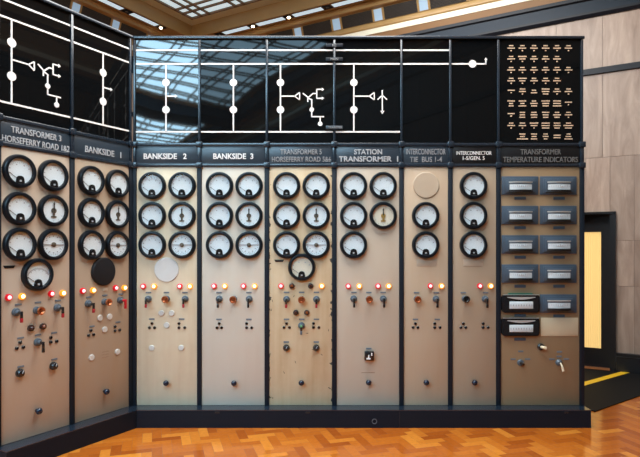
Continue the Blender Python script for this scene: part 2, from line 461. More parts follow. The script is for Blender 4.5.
# ---- shared meshes of the small fittings (each centred on its own axis, facing -y)
R = .1265
def arc_ticks(mb, cx, cz, r, a0, a1, n, ln, w, d0=.0367, d1=.0374):
    for k in range(n):
        a = math.radians(a0 + (a1 - a0) * k / (n - 1)); c, s_ = math.cos(a), math.sin(a)
        l_ = ln * (1.6 if k % 4 == 0 else 1)
        mb.bar(cx + r * c, cz + r * s_, cx + (r - l_) * c, cz + (r - l_) * s_, w, d0, d1)
    return mb
FIT = {}
FIT['case'] = MB().lathe([(R, 0), (R, .034), (R * .985, .047), (R * .94, .057), (R * .86, .060), (R * .785, .058), (R * .765, .053), (R * .755, .036), (0, .034)], seg=48).mesh('case', M['bezel'])
FIT['glass'] = MB().lathe([(R * .77, .0535), (R * .55, .0555), (0, .0565)], seg=32).mesh('gauge_glass', M['clear'])
for k_, mt in (('dial', 'dial'), ('dial_cream', 'dial_cream')):
    FIT[k_] = MB().lathe([(R * .753, .0345), (R * .753, .0365), (0, .0366)], seg=40).mesh('dial', M[mt])
mb = arc_ticks(MB(), 0, -.055, .122, 150, 34, 17, .007, .0022)
mb.box(-.018, .018, -.0374, -.0367, .075, .081)
for a in (138, 104, 72, 48): c_, s_ = math.cos(math.radians(a)), math.sin(math.radians(a)); mb.box(.105 * c_ - .005, .105 * c_ + .005, -.0374, -.0367, .105 * s_ - .060, .105 * s_ - .051)
FIT['marks_a'] = mb.mesh('scale_marks', M['pale_ink'])
mb = MB()
mb.bar(-.015, -.062, -.086, -.014, .0030, .0385, .0400); mb.disc(-.077, -.020, .0042, .0385, .0400, 10)
FIT['pointer_a'] = mb.mesh('pointer', M['pointer'])
arch = [(-.033, -.0905), (.033, -.0905), (.029, -.060)] + [(.027 * math.cos(PI * k / 8), -.056 + .021 * math.sin(PI * k / 8)) for k in range(9)] + [(-.029, -.060)]
mb = MB(); mb.prism(arch, .0366, .0470)
FIT['cover_a'] = mb.mesh('pivot_cover', M['cover'])
FIT['cover_badge'] = MB().box(-.008, .008, -.0478, -.0470, -.080, -.066).mesh('badge', M['pale_ink'])
# upright-needle dial
mb = arc_ticks(MB(), 0, 0, .087, 168, 12, 15, .006, .0022); arc_ticks(mb, 0, 0, .088, -150, -30, 5, .008, .003)
FIT['marks_u'] = mb.mesh('scale_marks', M['ink'])
mb = MB(); mb.disc(0, -.002, .021, .0366, .044); mb.bar(0, -.01, 0, -.045, .016, .0366, .042); mb.bar(-.022, -.05, .022, -.05, .011, .0366, .042)
FIT['boss_u'] = mb.mesh('pivot_cover', M['boss'])
FIT['boss_gold'] = mb.mesh('pivot_cover', M['gold'])
mb = MB(); mb.prism([(-.005, 0), (.005, 0), (.0042, .055), (0, .074), (-.0042, .055)], .045, .0465); mb.disc(0, .052, .0075, .045, .0465, 12)
FIT['pointer_u'] = mb.mesh('pointer', M['pointer'])
# full-circle dial with a bar across
mb = arc_ticks(MB(), 0, 0, .086, 0, 354, 31, .008, .0026)
for k in range(12):
    a = k * PI / 6; mb.disc(.066 * math.cos(a), .066 * math.sin(a), .0048, .0367, .0374, 6)
FIT['marks_r'] = mb.mesh('scale_marks', M['ink'])
mb = MB(); mb.bar(-.093, 0, .093, 0, .0085, .0385, .0405)
FIT['pointer_r'] = mb.mesh('pointer', M['pale_ink'])
FIT['boss_r'] = MB().lathe([(.019, .0366), (.019, .045), (.013, .049), (0, .050)], seg=20).mesh('pivot_cover', M['boss'])
# arc-scale dial
mb = arc_ticks(MB(), 0, -.055, .108, 148, 32, 23, .013, .0036)
FIT['marks_c'] = mb.mesh('scale_marks', M['ink'])

GAUGES = {'gauge_ammeter': ('dial', 'marks_a', 'pointer_a', 'cover_a'), 'gauge_upright': ('dial', 'marks_u', 'pointer_u', 'boss_u'),
          'gauge_gold': ('dial_cream', 'marks_u', 'pointer_u', 'boss_gold'), 'gauge_round': ('dial', 'marks_r', 'pointer_r', 'boss_r'),
          'gauge_cream': ('dial_cream', 'marks_a', 'pointer_a', 'cover_a'), 'gauge_arc': ('dial', 'marks_c', 'pointer_a', 'cover_a')}
GLABEL = {'gauge_upright': 'round gauge with upright needle and bronze centre', 'gauge_gold': 'round gauge with brass centre fitting and cream dial',
          'gauge_round': 'round gauge with full-circle scale and horizontal bar', 'gauge_cream': 'lower round gauge with cream dial',
          'gauge_arc': 'lower round gauge with a bold curved scale'}
def place_gauge(kind, root, x, z):
    g = link('gauge', FIT['case'], root, (x, .008, z))           # let into the plate
    if kind in GLABEL: g['label'] = GLABEL[kind]
    di, mk, po, cv = GAUGES[kind]
    link('dial', FIT[di], g); link('scale_marks', FIT[mk], g); link('pointer', FIT[po], g); link('pivot_cover', FIT[cv], g)
    if cv == 'cover_a': link('badge', FIT['cover_badge'], g)
    link('gauge_glass', FIT['glass'], g)

# lamps
LR = .0255
rim_prof = [(LR, 0), (LR, .014), (LR * .9, .020), (LR * .60, .022), (LR * .57, .014)]
lens_prof = [(LR * .60, .012), (LR * .58, .022), (LR * .48, .028), (LR * .3, .033), (0, .034)]
for k_, rm, ln in (('lamp_red', 'lamp_red_rim', 'lamp_red_core'), ('lamp_amber', 'lamp_amber_rim', 'lamp_amber_core'),
                   ('lamp_dark', 'lens_rim', 'lens_dark'), ('lamp_dark_red', 'lens_rim', 'lens_dark'), ('lamp_dark_amber', 'lens_rim', 'lens_dark_amber')):
    FIT[k_] = MB().lathe(rim_prof, seg=24).mesh('indicator_lamp', M[rm]); FIT[k_ + '_lens'] = MB().lathe(lens_prof, seg=24).mesh('lens', M[ln])
LAMP_LABEL = {'lamp_red': 'lit red indicator lamp', 'lamp_amber': 'lit amber indicator lamp', 'lamp_dark': 'unlit dark indicator lamp',
              'lamp_dark_red': 'unlit dark red indicator lamp', 'lamp_dark_amber': 'unlit brownish amber indicator lamp'}
# switches
FIT['sw_base'] = MB().lathe([(.0315, 0), (.0315, .012), (.027, .020), (.018, .022), (.015, .040), (.012, .046), (0, .046)], seg=24).mesh('control_switch', M['slate'])
def handle(mat, tip):
    m_ = MB(); m_.rod((0, -.044, .0), (0, -.072, -.004), .012, .011)
    m_.slot = 0; m_.box(-.0095, .0095, -.082, -.066, -.042, .010, .004)
    m_.slot = 1; m_.box(-.0100, .0100, -.083, -.065, -.074, -.040, .004)
    return m_.mesh('handle', M[mat], M[tip])
FIT['h_black'] = handle('blk', 'blk'); FIT['h_red'] = handle('blk', 'darkred'); FIT['h_bright'] = handle('red', 'red'); FIT['h_green'] = handle('blk', 'slate')
FIT['copper_base'] = MB().lathe([(.030, 0), (.030, .010), (.025, .018), (.014, .020), (.013, .045), (0, .045)], seg=24).mesh('selector_knob', M['slate'])
cp = [(.012, .038), (.022, .042), (.030, .054), (.0325, .064), (.030, .071), (.023, .072), (.018, .064), (.011, .060), (.009, .066), (0, .067)]
FIT['copper_cap'] = MB().lathe(cp, seg=24).mesh('knob_cap', M['copper']); FIT['dark_cap'] = MB().lathe(cp, seg=24).mesh('knob_cap', M['blk'])
FIT['tag'] = MB().box(-.025, .025, -.004, 0, -.0065, .0065).mesh('label_plate', M['slate_tag'])
FIT['tag_wide'] = MB().box(-.052, .052, -.005, 0, -.013, .013).mesh('label_plate', M['blue_frame'])
FIT['tag_small'] = MB().box(-.024, .024, -.004, 0, -.007, .007).mesh('label_plate', M['slate_tag'])
FIT['pale_tag'] = MB().box(-.026, .026, -.003, 0, -.012, .012, .001).mesh('label_plate', M['faint'])
FIT['cap'] = MB().lathe([(.027, 0), (.027, .006), (.023, .010), (0, .011)], seg=24).mesh('blanking_cap', M['cap'])
FIT['socket'] = MB().lathe([(.0135, 0), (.0135, .008), (.010, .011), (.006, .011), (.005, .004), (0, .004)], seg=16).mesh('test_socket', M['blk'])
FIT['button'] = MB().lathe([(.013, 0), (.013, .018), (.020, .022), (.0255, .031), (.0255, .039), (.021, .048), (.012, .054), (0, .056)], seg=24).mesh('push_button', M['blue_black'])
FIT['knob'] = MB().lathe([(.032, 0), (.032, .012), (.030, .022), (.022, .034), (.010, .038), (0, .038)], seg=24).mesh('rotary_knob', M['blk'])
FIT['knob_glint'] = MB().bar(0, 0, .010, .019, .005, .030, .040).mesh('glint_bar', M['letter_mid'])  # pale bar painted on as the glint of the dome

def fit(kind, root, x, z, turn=0):
    if kind.startswith('gauge_'): return place_gauge(kind, root, x, z)
    if kind.startswith('lamp_'):
        o = link('indicator_lamp', FIT[kind], root, (x, -.010, z)); o['label'] = LAMP_LABEL[kind]; link('lens', FIT[kind + '_lens'], o); return
    at = (x, -.010, z)
    if kind.startswith('switch'):
        o = link('control_switch', FIT['sw_base'], root, at)
        h = link('handle', FIT[{'switch': 'h_black', 'switch_red': 'h_red', 'switch_bright_red': 'h_bright', 'switch_green': 'h_green'}[kind]], o)
        if kind == 'switch_bright_red': h['label'] = 'bright red switch handle'
        if kind == 'switch_red': h['label'] = 'black switch handle with dark red tip'
        if kind == 'switch_green': link('green_spot', MB().disc(0, .004, .010, .0735, .085).mesh('green_spot', M['green']), o)
        return
    if kind in ('copper', 'dark_knob'):
        o = link('selector_knob', FIT['copper_base'], root, at)
        c = link('knob_cap', FIT['copper_cap' if kind == 'copper' else 'dark_cap'], o); c['label'] = 'copper coloured knob cap' if kind == 'copper' else 'black knob cap'
        return
    if kind in ('tag', 'tag_wide', 'tag_small'): link('label_plate', FIT[kind], root, at); return
    if kind == 'scratch':
        MB().prism([(-.015, -.0018), (.004, -.0035), (.016, .0005), (.002, .0032)], 0, .0008).build('paint_chip', M['chip'], root, at).rotation_euler = (0, math.radians(turn), 0); return
    if kind == 'pale_tag': link('label_plate', FIT['pale_tag'], root, at); return
    if kind == 'worn_marks':
        m_ = MB()
        for r_ in range(3):
            for k in range(5): m_.box(-.034 + k * .0145, -.024 + k * .0145, -.0008, .001, .022 - r_ * .024, .031 - r_ * .024)
        m_.build('worn_lettering', M['worn'], root, at); return
    if kind == 'cap': link('blanking_cap', FIT['cap'], root, at); return
    if kind == 'test_socket': link('test_socket', FIT['socket'], root, at); return
    if kind == 'button': link('push_button', FIT['button'], root, at); return
    if kind == 'knob': o = link('rotary_knob', FIT['knob'], root, at); link('glint_bar', FIT['knob_glint'], o); return
    if kind == 'black_tag':
        MB().prism([(-.045, .010), (.045, .010), (.034, -.010), (-.034, -.010)], 0, .004).build('maker_plate', M['name_black'], root, at); return
    if kind == 'seam': MB().box(-.062, .062, -.0008, .001, -.002, .002).build('scribed_seam', M['bars'], root, at); return
    if kind == 'faint_plate': MB().box(-.092, .092, -.003, 0, -.032, .032, .0012).build('blank_plate', M['faint'], root, at); return
    if kind == 'white_disc': o = MB().lathe([(.113, 0), (.113, .004), (.108, .008), (0, .009)], seg=40).build('blanking_disc', M['disc_white'], root, at); o['label'] = 'white blanking disc'; return
    if kind == 'tan_disc': o = MB().lathe([(.120, 0), (.120, .005), (.115, .009), (0, .010)], seg=40).build('blanking_disc', M['tan_disc'], root, at); o['label'] = 'tan blanking disc'; return
    if kind == 'black_disc': o = MB().lathe([(.122, 0), (.122, .014), (.112, .024), (.06, .030), (0, .032)], seg=40).build('blanking_disc', M['matt'], root, at); o['label'] = 'black domed blanking disc'; return
    if kind == 'isolator_box':
        o = MB().box(-.043, .043, -.045, 0, -.042, .042, .006).build('isolator_switch', M['blk'], root, at)
        m_ = MB(); m_.box(-.026, .010, -.048, -.044, -.030, -.016); m_.box(-.012, -.001, -.048, -.044, -.018, .012)
        m_.build('toggle', M['letter_white'], o); MB().box(.016, .027, -.048, -.044, .004, .030).build('marking_plate', M['letter_white'], o); return
    if kind == 'indicator':
        o = MB().box(-.1685, .1685, -.014, 0, -.085, .085, .004).box(-.140, .140, -.022, -.012, -.070, .064, .003).box(-.126, .126, -.030, -.014, -.064, .050, .004).build('temperature_indicator', M['blue_frame'], root, at)
        n = 10; ang = [math.radians(-38 + 76 * k / n) for k in range(n + 1)]; rr = .118 / math.sin(math.radians(38)); c0 = rr * math.cos(math.radians(38))
        curve = [(rr * math.sin(a), rr * math.cos(a) - c0) for a in ang]          # bowed out towards the room
        def bow(name, mat, z0, z1, base=.026, k=1.):
            v = []; f = []
            for x_, b_ in curve: v += [(x_, -(base + b_ * k), z0), (x_, -(base + b_ * k), z1), (x_, -.02, z0), (x_, -.02, z1)]
            for i in range(n): a, b = 4 * i, 4 * i + 4; f += [(a, b, b + 1, a + 1), (a, a + 2, b + 2, b), (a + 1, b + 1, b + 3, a + 3)]
            f += [(0, 1, 3, 2), (4 * n, 4 * n + 2, 4 * n + 3, 4 * n + 1)]
            return MB().add(v, f).build(name, mat, o)
        bow('scale', M['scale'], -.040, .008, .024, .55); bow('window_rim', M['chrome'], .024, .034, .026, .60); bow('window_band', M['slate_tag'], .009, .0235, .024, .50)
        bow('pointer_slot', M['dk'], -.062, -.042, .026, .75)
        m_ = MB()
        for k in range(-5, 6): m_.box(k * .018 - .0015, k * .018 + .0015, -.0605 + abs(k) * .0052 - .0, -.030, -.016, -.004 if k % 2 else .002)
        m_.build('scale_marks', M['pale_ink'], o); return
    if kind in ('indicator_open', 'indicator_open_green'):
        m_ = MB(); w, h, r = .172, .084, .030; poly = []
        for cx_, cz_, a0 in ((w - r, h - r, 0), (-w + r, h - r, 90), (-w + r, -h + r, 180), (w - r, -h + r, 270)):
            poly += [(cx_ + r * math.cos(math.radians(a0 + 15 * k)), cz_ + r * math.sin(math.radians(a0 + 15 * k))) for k in range(7)]
        m_.prism(poly, 0, .030); m_.prism([(x_ * .93, z_ * .88) for x_, z_ in poly], .030, .040)
        o = m_.build('temperature_indicator', M['blk'], root, at); o['label'] = 'black rounded temperature indicator with open white scale'
        MB().box(-.108, .108, -.044, -.036, -.046, .020, .003).build('scale', M['scale'], o)
        m_ = MB()
        for k in range(-4, 5): m_.box(k * .024 - .002, k * .024 + .002, -.0455, -.0435, -.022, -.006)
        m_.build('scale_marks', M['ink'], o)
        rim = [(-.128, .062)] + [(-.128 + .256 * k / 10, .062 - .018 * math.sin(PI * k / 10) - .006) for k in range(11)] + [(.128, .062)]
        MB().prism(rim, .038, .043).build('rim_highlight_strip', M['chrome'], o).name = 'window_rim'  # pale crescent put in as the highlight along the window rim
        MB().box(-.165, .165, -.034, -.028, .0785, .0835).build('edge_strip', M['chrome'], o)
        if kind.endswith('green'): MB().box(-.110, .110, -.026, -.004, .083, .095).build('terminal_strip', M['teal'], o)['label'] = 'green terminal strip'
        return
    if kind == 'tan_plate': MB().box(-.171, .171, -.005, 0, -.085, .085, .002).build('blank_plate', M['tan_plate'], root, at); return
    if kind == 'ivory_knob':
        o = MB().lathe([(.030, 0), (.030, .014), (.020, .022), (0, .022)], seg=24).build('selector_knob', M['blk'], root, at)
        m_ = MB(); m_.rod((0, -.02, 0), (.022, -.062, -.002), .012, .015); m_.rod((.022, -.062, -.002), (.030, -.066, -.002), .017, .013); m_.build('knob_cap', M['ivory'], o)['label'] = 'ivory knob'; return
    if kind == 'small_switch':
        o = MB().lathe([(.030, 0), (.030, .012), (.024, .020), (0, .022)], seg=24).build('control_switch', M['slate'], root, at)
        MB().rod((0, -.018, 0), (.008, -.055, -.006), .015, .013).build('handle', M['blk'], o); return
    if kind == 'key_switch':
        o = MB().lathe([(.030, 0), (.030, .012), (.024, .020), (.014, .030), (0, .031)], seg=24).build('control_switch', M['slate'], root, at)
        m_ = MB(); m_.rod((.004, -.030, .002), (.012, -.046, -.026), .007, .009); m_.rod((.012, -.046, -.026), (.022, -.050, -.070), .009, .012); m_.build('handle', M['ivory'], o)['label'] = 'ivory switch handle'; return
    raise ValueError(kind)

# ---- mimic diagrams (white inlay on the black glass)
D0, D1, LW = .005, .009, .0138
Z_UP, Z_BUS, Z_TR, Z_A, Z_B, Z_ST = 3.431, 3.305, 2.679, 3.133, 2.883, 3.008
def feeder(mb, x, z0=Z_TR):
    mb.bar(x, Z_BUS, x, z0, LW * .9, D0, D1); mb.disc(x, Z_A, .034, D0, D1 + .001); mb.disc(x, Z_B, .034, D0, D1 + .001)
def tri(mb, x):
    a = [(x, Z_ST), (x + .046, Z_ST + .034), (x + .046, Z_ST - .034)]
    for (p, q) in zip(a, a[1:] + a[:1]): mb.bar(*p, *q, .010, D0, D1)
    return mb
def arrow(mb, x, z, dx, dz, s_=.022):
    n = Vector((-dz, dx)); d = Vector((dx, dz))
    mb.prism([(x + d.x * s_, z + d.y * s_), (x + n.x * s_ * .7, z + n.y * s_ * .7), (x - n.x * s_ * .7, z - n.y * s_ * .7)], D0, D1)
def transformer_symbol(mb, x):
    u = 1 / 412.6                                   # drawing unit of the symbol
    P = lambda a, b: (x + (a - 78) * u, Z_ST + (254 - b) * u)
    def ln(a, b, c, d, w=.011): mb.bar(*P(a, b), *P(c, d), w, D0, D1)
    ln(78, 254, 130, 254); tri(mb, P(132, 254)[0])
    ln(163, 243, 184, 259); ln(184, 259, 203, 243); ln(182, 258, 182, 276); ln(201, 244, 217, 244); ln(216, 227, 216, 263); ln(215, 228, 236, 228); ln(215, 262, 236, 262)
    arrow(mb, *P(235, 228), 1, 0); arrow(mb, *P(235, 262), 1, 0)
    ln(184, 262, 197, 268); ln(197, 266, 197, 333); mb.disc(*P(197, 305), .021, D0, D1 + .001)
    ln(196, 332, 244, 332); ln(229, 332, 229, 358); mb.disc(*P(229, 359), .021, D0, D1 + .001)

def legends(root, mp, uc):
    xs = [4.127 - (580 - x) / 108.4 for x in (511, 522.2, 533.8, 545.4, 556.8, 568.2)]
    S = (4.5, 7.6, 1.5); W = (8.6, 6.2, 1.5); rows = [
        [S] * 6, [S, W, S, S, S, None], [S] * 6, [S, W, S, S, S, None],
        [(7.2, 1.4), (5.5, 7, 1.4), (4.5, 6.5), (8, 7.5, 5.5), S, S],
        [(7.5, 4, 5), (7.5, 4, 8), (4.5, 7.5, 6), (8.5, 7, 6), (8, 7.5, 8.5), (7.2, 1.4)],
        [(7.2, 2.), (5.5, 5.5, 6), (5.5, 7, 6), (7.5, 6, 5.5), (4.5, 8, 5.5), S],
        [S, (5.5, 7.5, 1.4), (8.5, 7, 1.4), (8, 8.5, 7.5), (6.5, 7, 5.5), (5, 10, 7)],
        [None, (6, 5, 11), (6, 5, 6.5), (4.5, 6, 3.5), (7, 7), (4, 6, 8)]]
    ys = (48.4, 59.2, 70.2, 81, 91.7, 103.6, 115, 125.7, 136.6)
    rnd = random.Random(3)
    for row, y in zip(rows, ys):
        zc = 1.6 + (249 - y) / 108.4
        for lg, x in zip(row, xs):
            if not lg: continue
            m_ = MB(); n = len(lg)
            for i, wpx in enumerate(lg):
                w = wpx / 108.4; z = ((n - 1) / 2 - i) * .0225; k = max(1, round(wpx / 1.5)); a = -w / 2; step = w / k
                for j in range(k):
                    m_.box(a + j * step + .0008, a + (j + 1) * step - .0008 - rnd.random() * .0015, -.0085, -.005, z - .0053, z + .0053 - rnd.random() * .001)
            m_.build('legend', M['legend'], mp, (x - uc, 0, zc - BASE))

# ------------------------------------------------------------------ the control panels
PANEL_TONE = {'t3': ((.51, .415, .322), .14, 0), 'b1': ((.43, .335, .245), .22, .04), 'b2': ((.75, .65, .475), .24, .05), 'b3': ((.65, .59, .495), .08, 0),  # each panel's own paint, with the dimming of light across the board mixed in
         't5': ((.67, .53, .345), .50, .22), 'st': ((.555, .465, .365), .08, 0), 'ti': ((.52, .40, .285), .20, 0), 'in': ((.41, .315, .225), .14, 0), 'te': ((.30, .205, .118), .14, 0)}
POSTS = [.0205, .619, 1.2398, 1.8606, 2.4786, 2.9279, 3.3706, 4.1385]
WPOSTS = [-1.240, -.6364, -.0357]
GROUP = 'cream control panels of the switchboard'
PANELS = [
    # key, angle, left post, right post, label, nameplate material, lettering [(text, centre, width, z, height)], letter material, bold
    ('t3', WING_RZ, WPOSTS[0], WPOSTS[1], 'outer panel of the angled board, seven round gauges, at the left edge', 'name_dark',
     [('TRANSFORMER 3', -.9397, .408, 2.489, .048), ('HORSEFERRY ROAD 1&2', -.936, .550, 2.4145, .048)], 'letter_mid', .01),
    ('b1', WING_RZ, WPOSTS[1], WPOSTS[2], 'tan panel of the angled board with black domed disc under six gauges', 'name_dark',
     [('BANKSIDE   1', -.328, .3715, 2.443, .054)], 'letter_mid', .01),
    ('b2', MAIN_RZ, POSTS[0], POSTS[1], 'cream panel in the corner with a white blanking disc under six gauges', 'name_dark', [('BANKSIDE   2', .304, .395, 2.453, .053)], 'letter_white', .025),
    ('b3', MAIN_RZ, POSTS[1], POSTS[2], 'clean cream panel of six gauges, second from the corner on the straight board', 'name_dark', [('BANKSIDE  3', .931, .369, 2.453, .053)], 'letter_white', .025),
    ('t5', MAIN_RZ, POSTS[2], POSTS[3], 'stained ochre panel with seven gauges and chipped edges on the straight board', 'name_dark',
     [('TRANSFORMER 5', 1.554, .380, 2.494, .048), ('HORSEFERRY ROAD 5&6', 1.558, .544, 2.426, .048)], 'letter_grey', .01),
    ('st', MAIN_RZ, POSTS[3], POSTS[4], 'tan panel with five gauges and a small black box switch low down', 'name_dark',
     [('STATION', 2.171, .258, 2.494, .048), ('TRANSFORMER  1', 2.175, .546, 2.428, .051)], 'letter_mid', .02),
    ('ti', MAIN_RZ, POSTS[4], POSTS[5], 'narrow tan panel with a tan blanking disc above two gauges', 'name_dark',
     [('INTERCONNECTOR', 2.703, .364, 2.495, .052), ('TIE  BUS 1-4', 2.703, .295, 2.424, .049)], 'letter_grey', .005),
    ('in', MAIN_RZ, POSTS[5], POSTS[6], 'narrow tan panel with three gauges in one column and a black nameplate', 'name_black',
     [('INTERCONNECTOR', 3.145, .323, 2.483, .034), ('1-5/GEN. 5', 3.143, .200, 2.436, .034)], 'letter_white', .0),
    ('te', MAIN_RZ, POSTS[6], POSTS[7], 'brown panel of rectangular temperature indicators under a grid of small legends', 'name_black',
     [('TRANSFORMER', 3.759, .372, 2.494, .048), ('TEMPERATURE INDICATORS', 3.757, .688, 2.423, .050)], 'letter_dim', .005),
]
for key, rz, ul, ur, label, nmat, texts, lmat, bold in PANELS:
    uc = (ul + ur) / 2
    root = thing('control_panel', on_board(rz, uc, 0, BASE), rz, label, 'control panel', GROUP)
    rgb, amt, chips = PANEL_TONE[key]
    x0, x1 = ul + .0215 - uc, ur - .0215 - uc
    if key == 'b1': x1 = ur - .016 - uc
    MB().box(x0, x1, -.010, 0, .001, 2.355 - BASE, .002).build('front_plate', enamel('enamel ' + key, rgb, amount=amt, chips=chips), root)
    # nameplate with raised lettering inside a thin raised border
    nb = MB().box(x0 - .004, x1 + .004, -.012, 0, 2.384 - BASE, 2.547 - BASE, .003)
    nb.box(x0 - .002, x1 + .002, -.016, -.011, 2.385 - BASE, 2.392 - BASE).box(x0 - .002, x1 + .002, -.016, -.011, 2.539 - BASE, 2.546 - BASE)
    npl = nb.build('nameplate', M[nmat], root)
    for t, c, w, z, h in texts:
        for part in letter_parts(t, c - uc, z - BASE, w, h, .012, .017, bold):
            MB().add(*part).build('lettering', M[lmat], npl)
    # black glass with its inlaid diagram
    mp = MB().box(ul + .0125 - uc, ur - .0125 - uc, -.005, .004, 2.575 - BASE, 3.530 - BASE).build('mimic_panel', M[{'b2': 'glass_wavy', 'b3': 'glass_mid', 't5': 'glass_mid'}.get(key, 'glass')], root)
    if key == 'te':
        legends(root, mp, uc)
    else:
        d = MB(); a, b = ul + .0135, ur - .0135
        if key != 'in': d.bar(a, Z_UP, b, Z_UP, LW, D0, D1)
        d.bar(a, Z_BUS, 3.262 if key == 'in' else b, Z_BUS, LW, D0, D1)
        if key not in ('ti', 'in'): d.bar(a, Z_TR, b, Z_TR, LW, D0, D1)
        if key == 't3': feeder(d, -1.136); transformer_symbol(d, -1.136)
        if key == 'b1': feeder(d, -.3293); d.bar(-.3293, Z_ST, -.250, Z_ST, .012, D0, D1); arrow(d, -.252, Z_ST, 1, 0)
        if key == 'b2': feeder(d, .310); d.bar(.310, Z_ST, .395, Z_ST, .012, D0, D1); arrow(d, .393, Z_ST, 1, 0)
        if key == 'b3': feeder(d, .931)
        if key == 't5': feeder(d, 1.3643); transformer_symbol(d, 1.3643)
        if key == 'st':
            X = 2.0405; feeder(d, X); d.bar(X, Z_ST, X + .140, Z_ST, .011, D0, D1); tri(d, X + .142)
            xa = X + .262; d.bar(xa, Z_ST + .055, xa, Z_ST - .150, .011, D0, D1)
            d.bar(xa, Z_ST + .008, xa - .044, Z_ST - .032, .011, D0, D1); d.bar(xa, Z_ST + .008, xa + .044, Z_ST - .032, .011, D0, D1)
            arrow(d, xa, Z_ST - .135, 0, -1, .030)
        if key == 'in':
            d.disc(3.1336, Z_BUS, .035, D0, D1 + .001); d.bar(3.256, Z_BUS, 3.256, Z_BUS + .040, .012, D0, D1); arrow(d, 3.256, Z_BUS + .036, 0, 1)
        d.build('circuit_diagram', M['line'], mp, (-uc, 0, -BASE))
    for kind, pts in ITEMS[key]:
        for u, z, *turn in pts: fit(kind, root, u - uc, z - BASE, *turn)

# ------------------------------------------------------------------ framework and plinths
def board_frame(rz, posts, u0, u1, label, ends):
    uc = (u0 + u1) / 2
    root = thing('switchboard_frame', on_board(rz, uc, 0, BASE), rz, label, 'frame', 'black frames of the switchboard')
    off = (-uc, 0, -BASE)
    for u in posts:
        wl = .0205 if abs(u) > .1 else .0175
        m_ = MB().box(u - wl, u + wl, -.024, .03, BASE + .001, Z_LOW, .004)
        m_.slot = 1; m_.box(u - .0105, u + .0105, -.020, .03, Z_LOW, TOP - .03, .003)
        m_.box(u - wl + .004, u + wl - .004, -.022, .03, Z_LOW, Z_MID, .003)
        for z in (Z_LOW, Z_MID): m_.box(u - .028, u + .028, -.036, .0, z - .026, z + .026, .006)
        m_.build('post', [M['post'], M['frame']], root, off)
    for nm, z0, z1, dd in (('top_rail', 3.530, TOP, .030), ('rail', Z_MID - .014, Z_MID + .014, .022), ('rail', Z_LOW - .014, Z_LOW + .014, .022)):
        MB().box(u0, u1, -dd, .035, z0, z1, .004).build(nm, M['frame'], root, off)
    MB().box(u0, u1, .035, .05, BASE + .001, TOP - .002).build('back_panel', M['plinth'], root, off)
    for nm, a, b in ends: MB().box(a, b, .05, .30, BASE + .001, TOP - .002).build(nm, M['plinth'], root, off)
    return root, off
fm, off = board_frame(MAIN_RZ, POSTS, .003, 4.158, 'black metal frame of posts and rails around the seven panels of the straight board', [('end_panel', 4.120, 4.158), ('end_panel', .20, .24)])
for t, z, w, c in (('IC', 3.470, .036, 0.), ('MAIN', 3.343, .068, 0.), ('TRANSFER', 2.716, .128, .008)):
    n_ = MB().box(1.8606 - .078, 1.8606 + .078, -.028, -.021, z - .016, z + .016, .002).build('name_strip', M['slate_trim' if t != 'TRANSFER' else 'name_dark'], fm, off)
    v, f = text_mesh(t, 1.8606 + c, z, w, .021, .028, .031, .0)
    MB().add(v, f).build('lettering', M['letter_grey'], n_)
board_frame(WING_RZ, WPOSTS, -1.262, -.018, 'black metal frame of posts and rails around the two panels of the angled board', [('end_panel', -1.262, -1.225), ('end_panel', -.26, -.22)])

def plinth(rz, poly, label, uc):
    root = thing('plinth', on_board(rz, uc), rz, label, 'plinth', 'black plinths of the switchboard')
    MB().plan([(x - uc, y) for x, y in poly], .001, BASE - .006).build('base', M['plinth'], root)
    MB().plan([(x - uc, y) for x, y in poly], BASE - .006, BASE).build('top_plate', M['frame'], root)
    return root
K = .158 * math.tan(PI / 6)
pm = plinth(MAIN_RZ, [(.002, 0), (K + .001, -.158), (4.1515, -.158), (4.1515, .30), (.20, .30)], 'long black plinth under the straight board, on the parquet', 2.1)
for u in (.81, 1.62, 3.93): MB().box(u - .020, u + .020, -.1605, -.155, BASE - .030, BASE - .014, .002).build('lifting_slot', M['dk'], pm, (-2.1, 0, 0))
rg = MB().lathe([(.024, 0), (.024, .006), (.017, .006), (.017, 0)], seg=20).build('ring_pull', M['slate'], pm, (2.215 - 2.1, -.158, .060))
MB().box(2.44, 2.443, -.159, -.157, .002, BASE - .007).build('joint', M['dk'], pm, (-2.1, 0, 0))
plinth(WING_RZ, [(-1.262, .30), (-1.262, -.158), (-K - .001, -.158), (-.002, 0), (-.20, .30)], 'short black plinth under the angled board at the left', -.6)

# ------------------------------------------------------------------ the hall: p runs along it (away from the camera), q across it
EYE = Vector((0, -5.0643, 1.6))
P1, P0, Q0, Q1 = 8.07, -14.0, -7.60, 1.28
def W(p, q, z=0.): return (p * .5 + q * .8660254, EYE.y + p * .8660254 - q * .5, z)
def hall(mb_fn, name, mat, kind='structure'):
    o = mb_fn.build(name, mat)
    return tag(o, kind=kind) if kind else o
def wbox(m_, p0, p1, q0, q1, z0, z1):
    v = [W(p, q, z) for z in (z0, z1) for q in (q0, q1) for p in (p0, p1)]
    return m_.add(v, [(0, 2, 3, 1), (4, 5, 7, 6), (0, 1, 5, 4), (2, 6, 7, 3), (0, 4, 6, 2), (1, 3, 7, 5)])

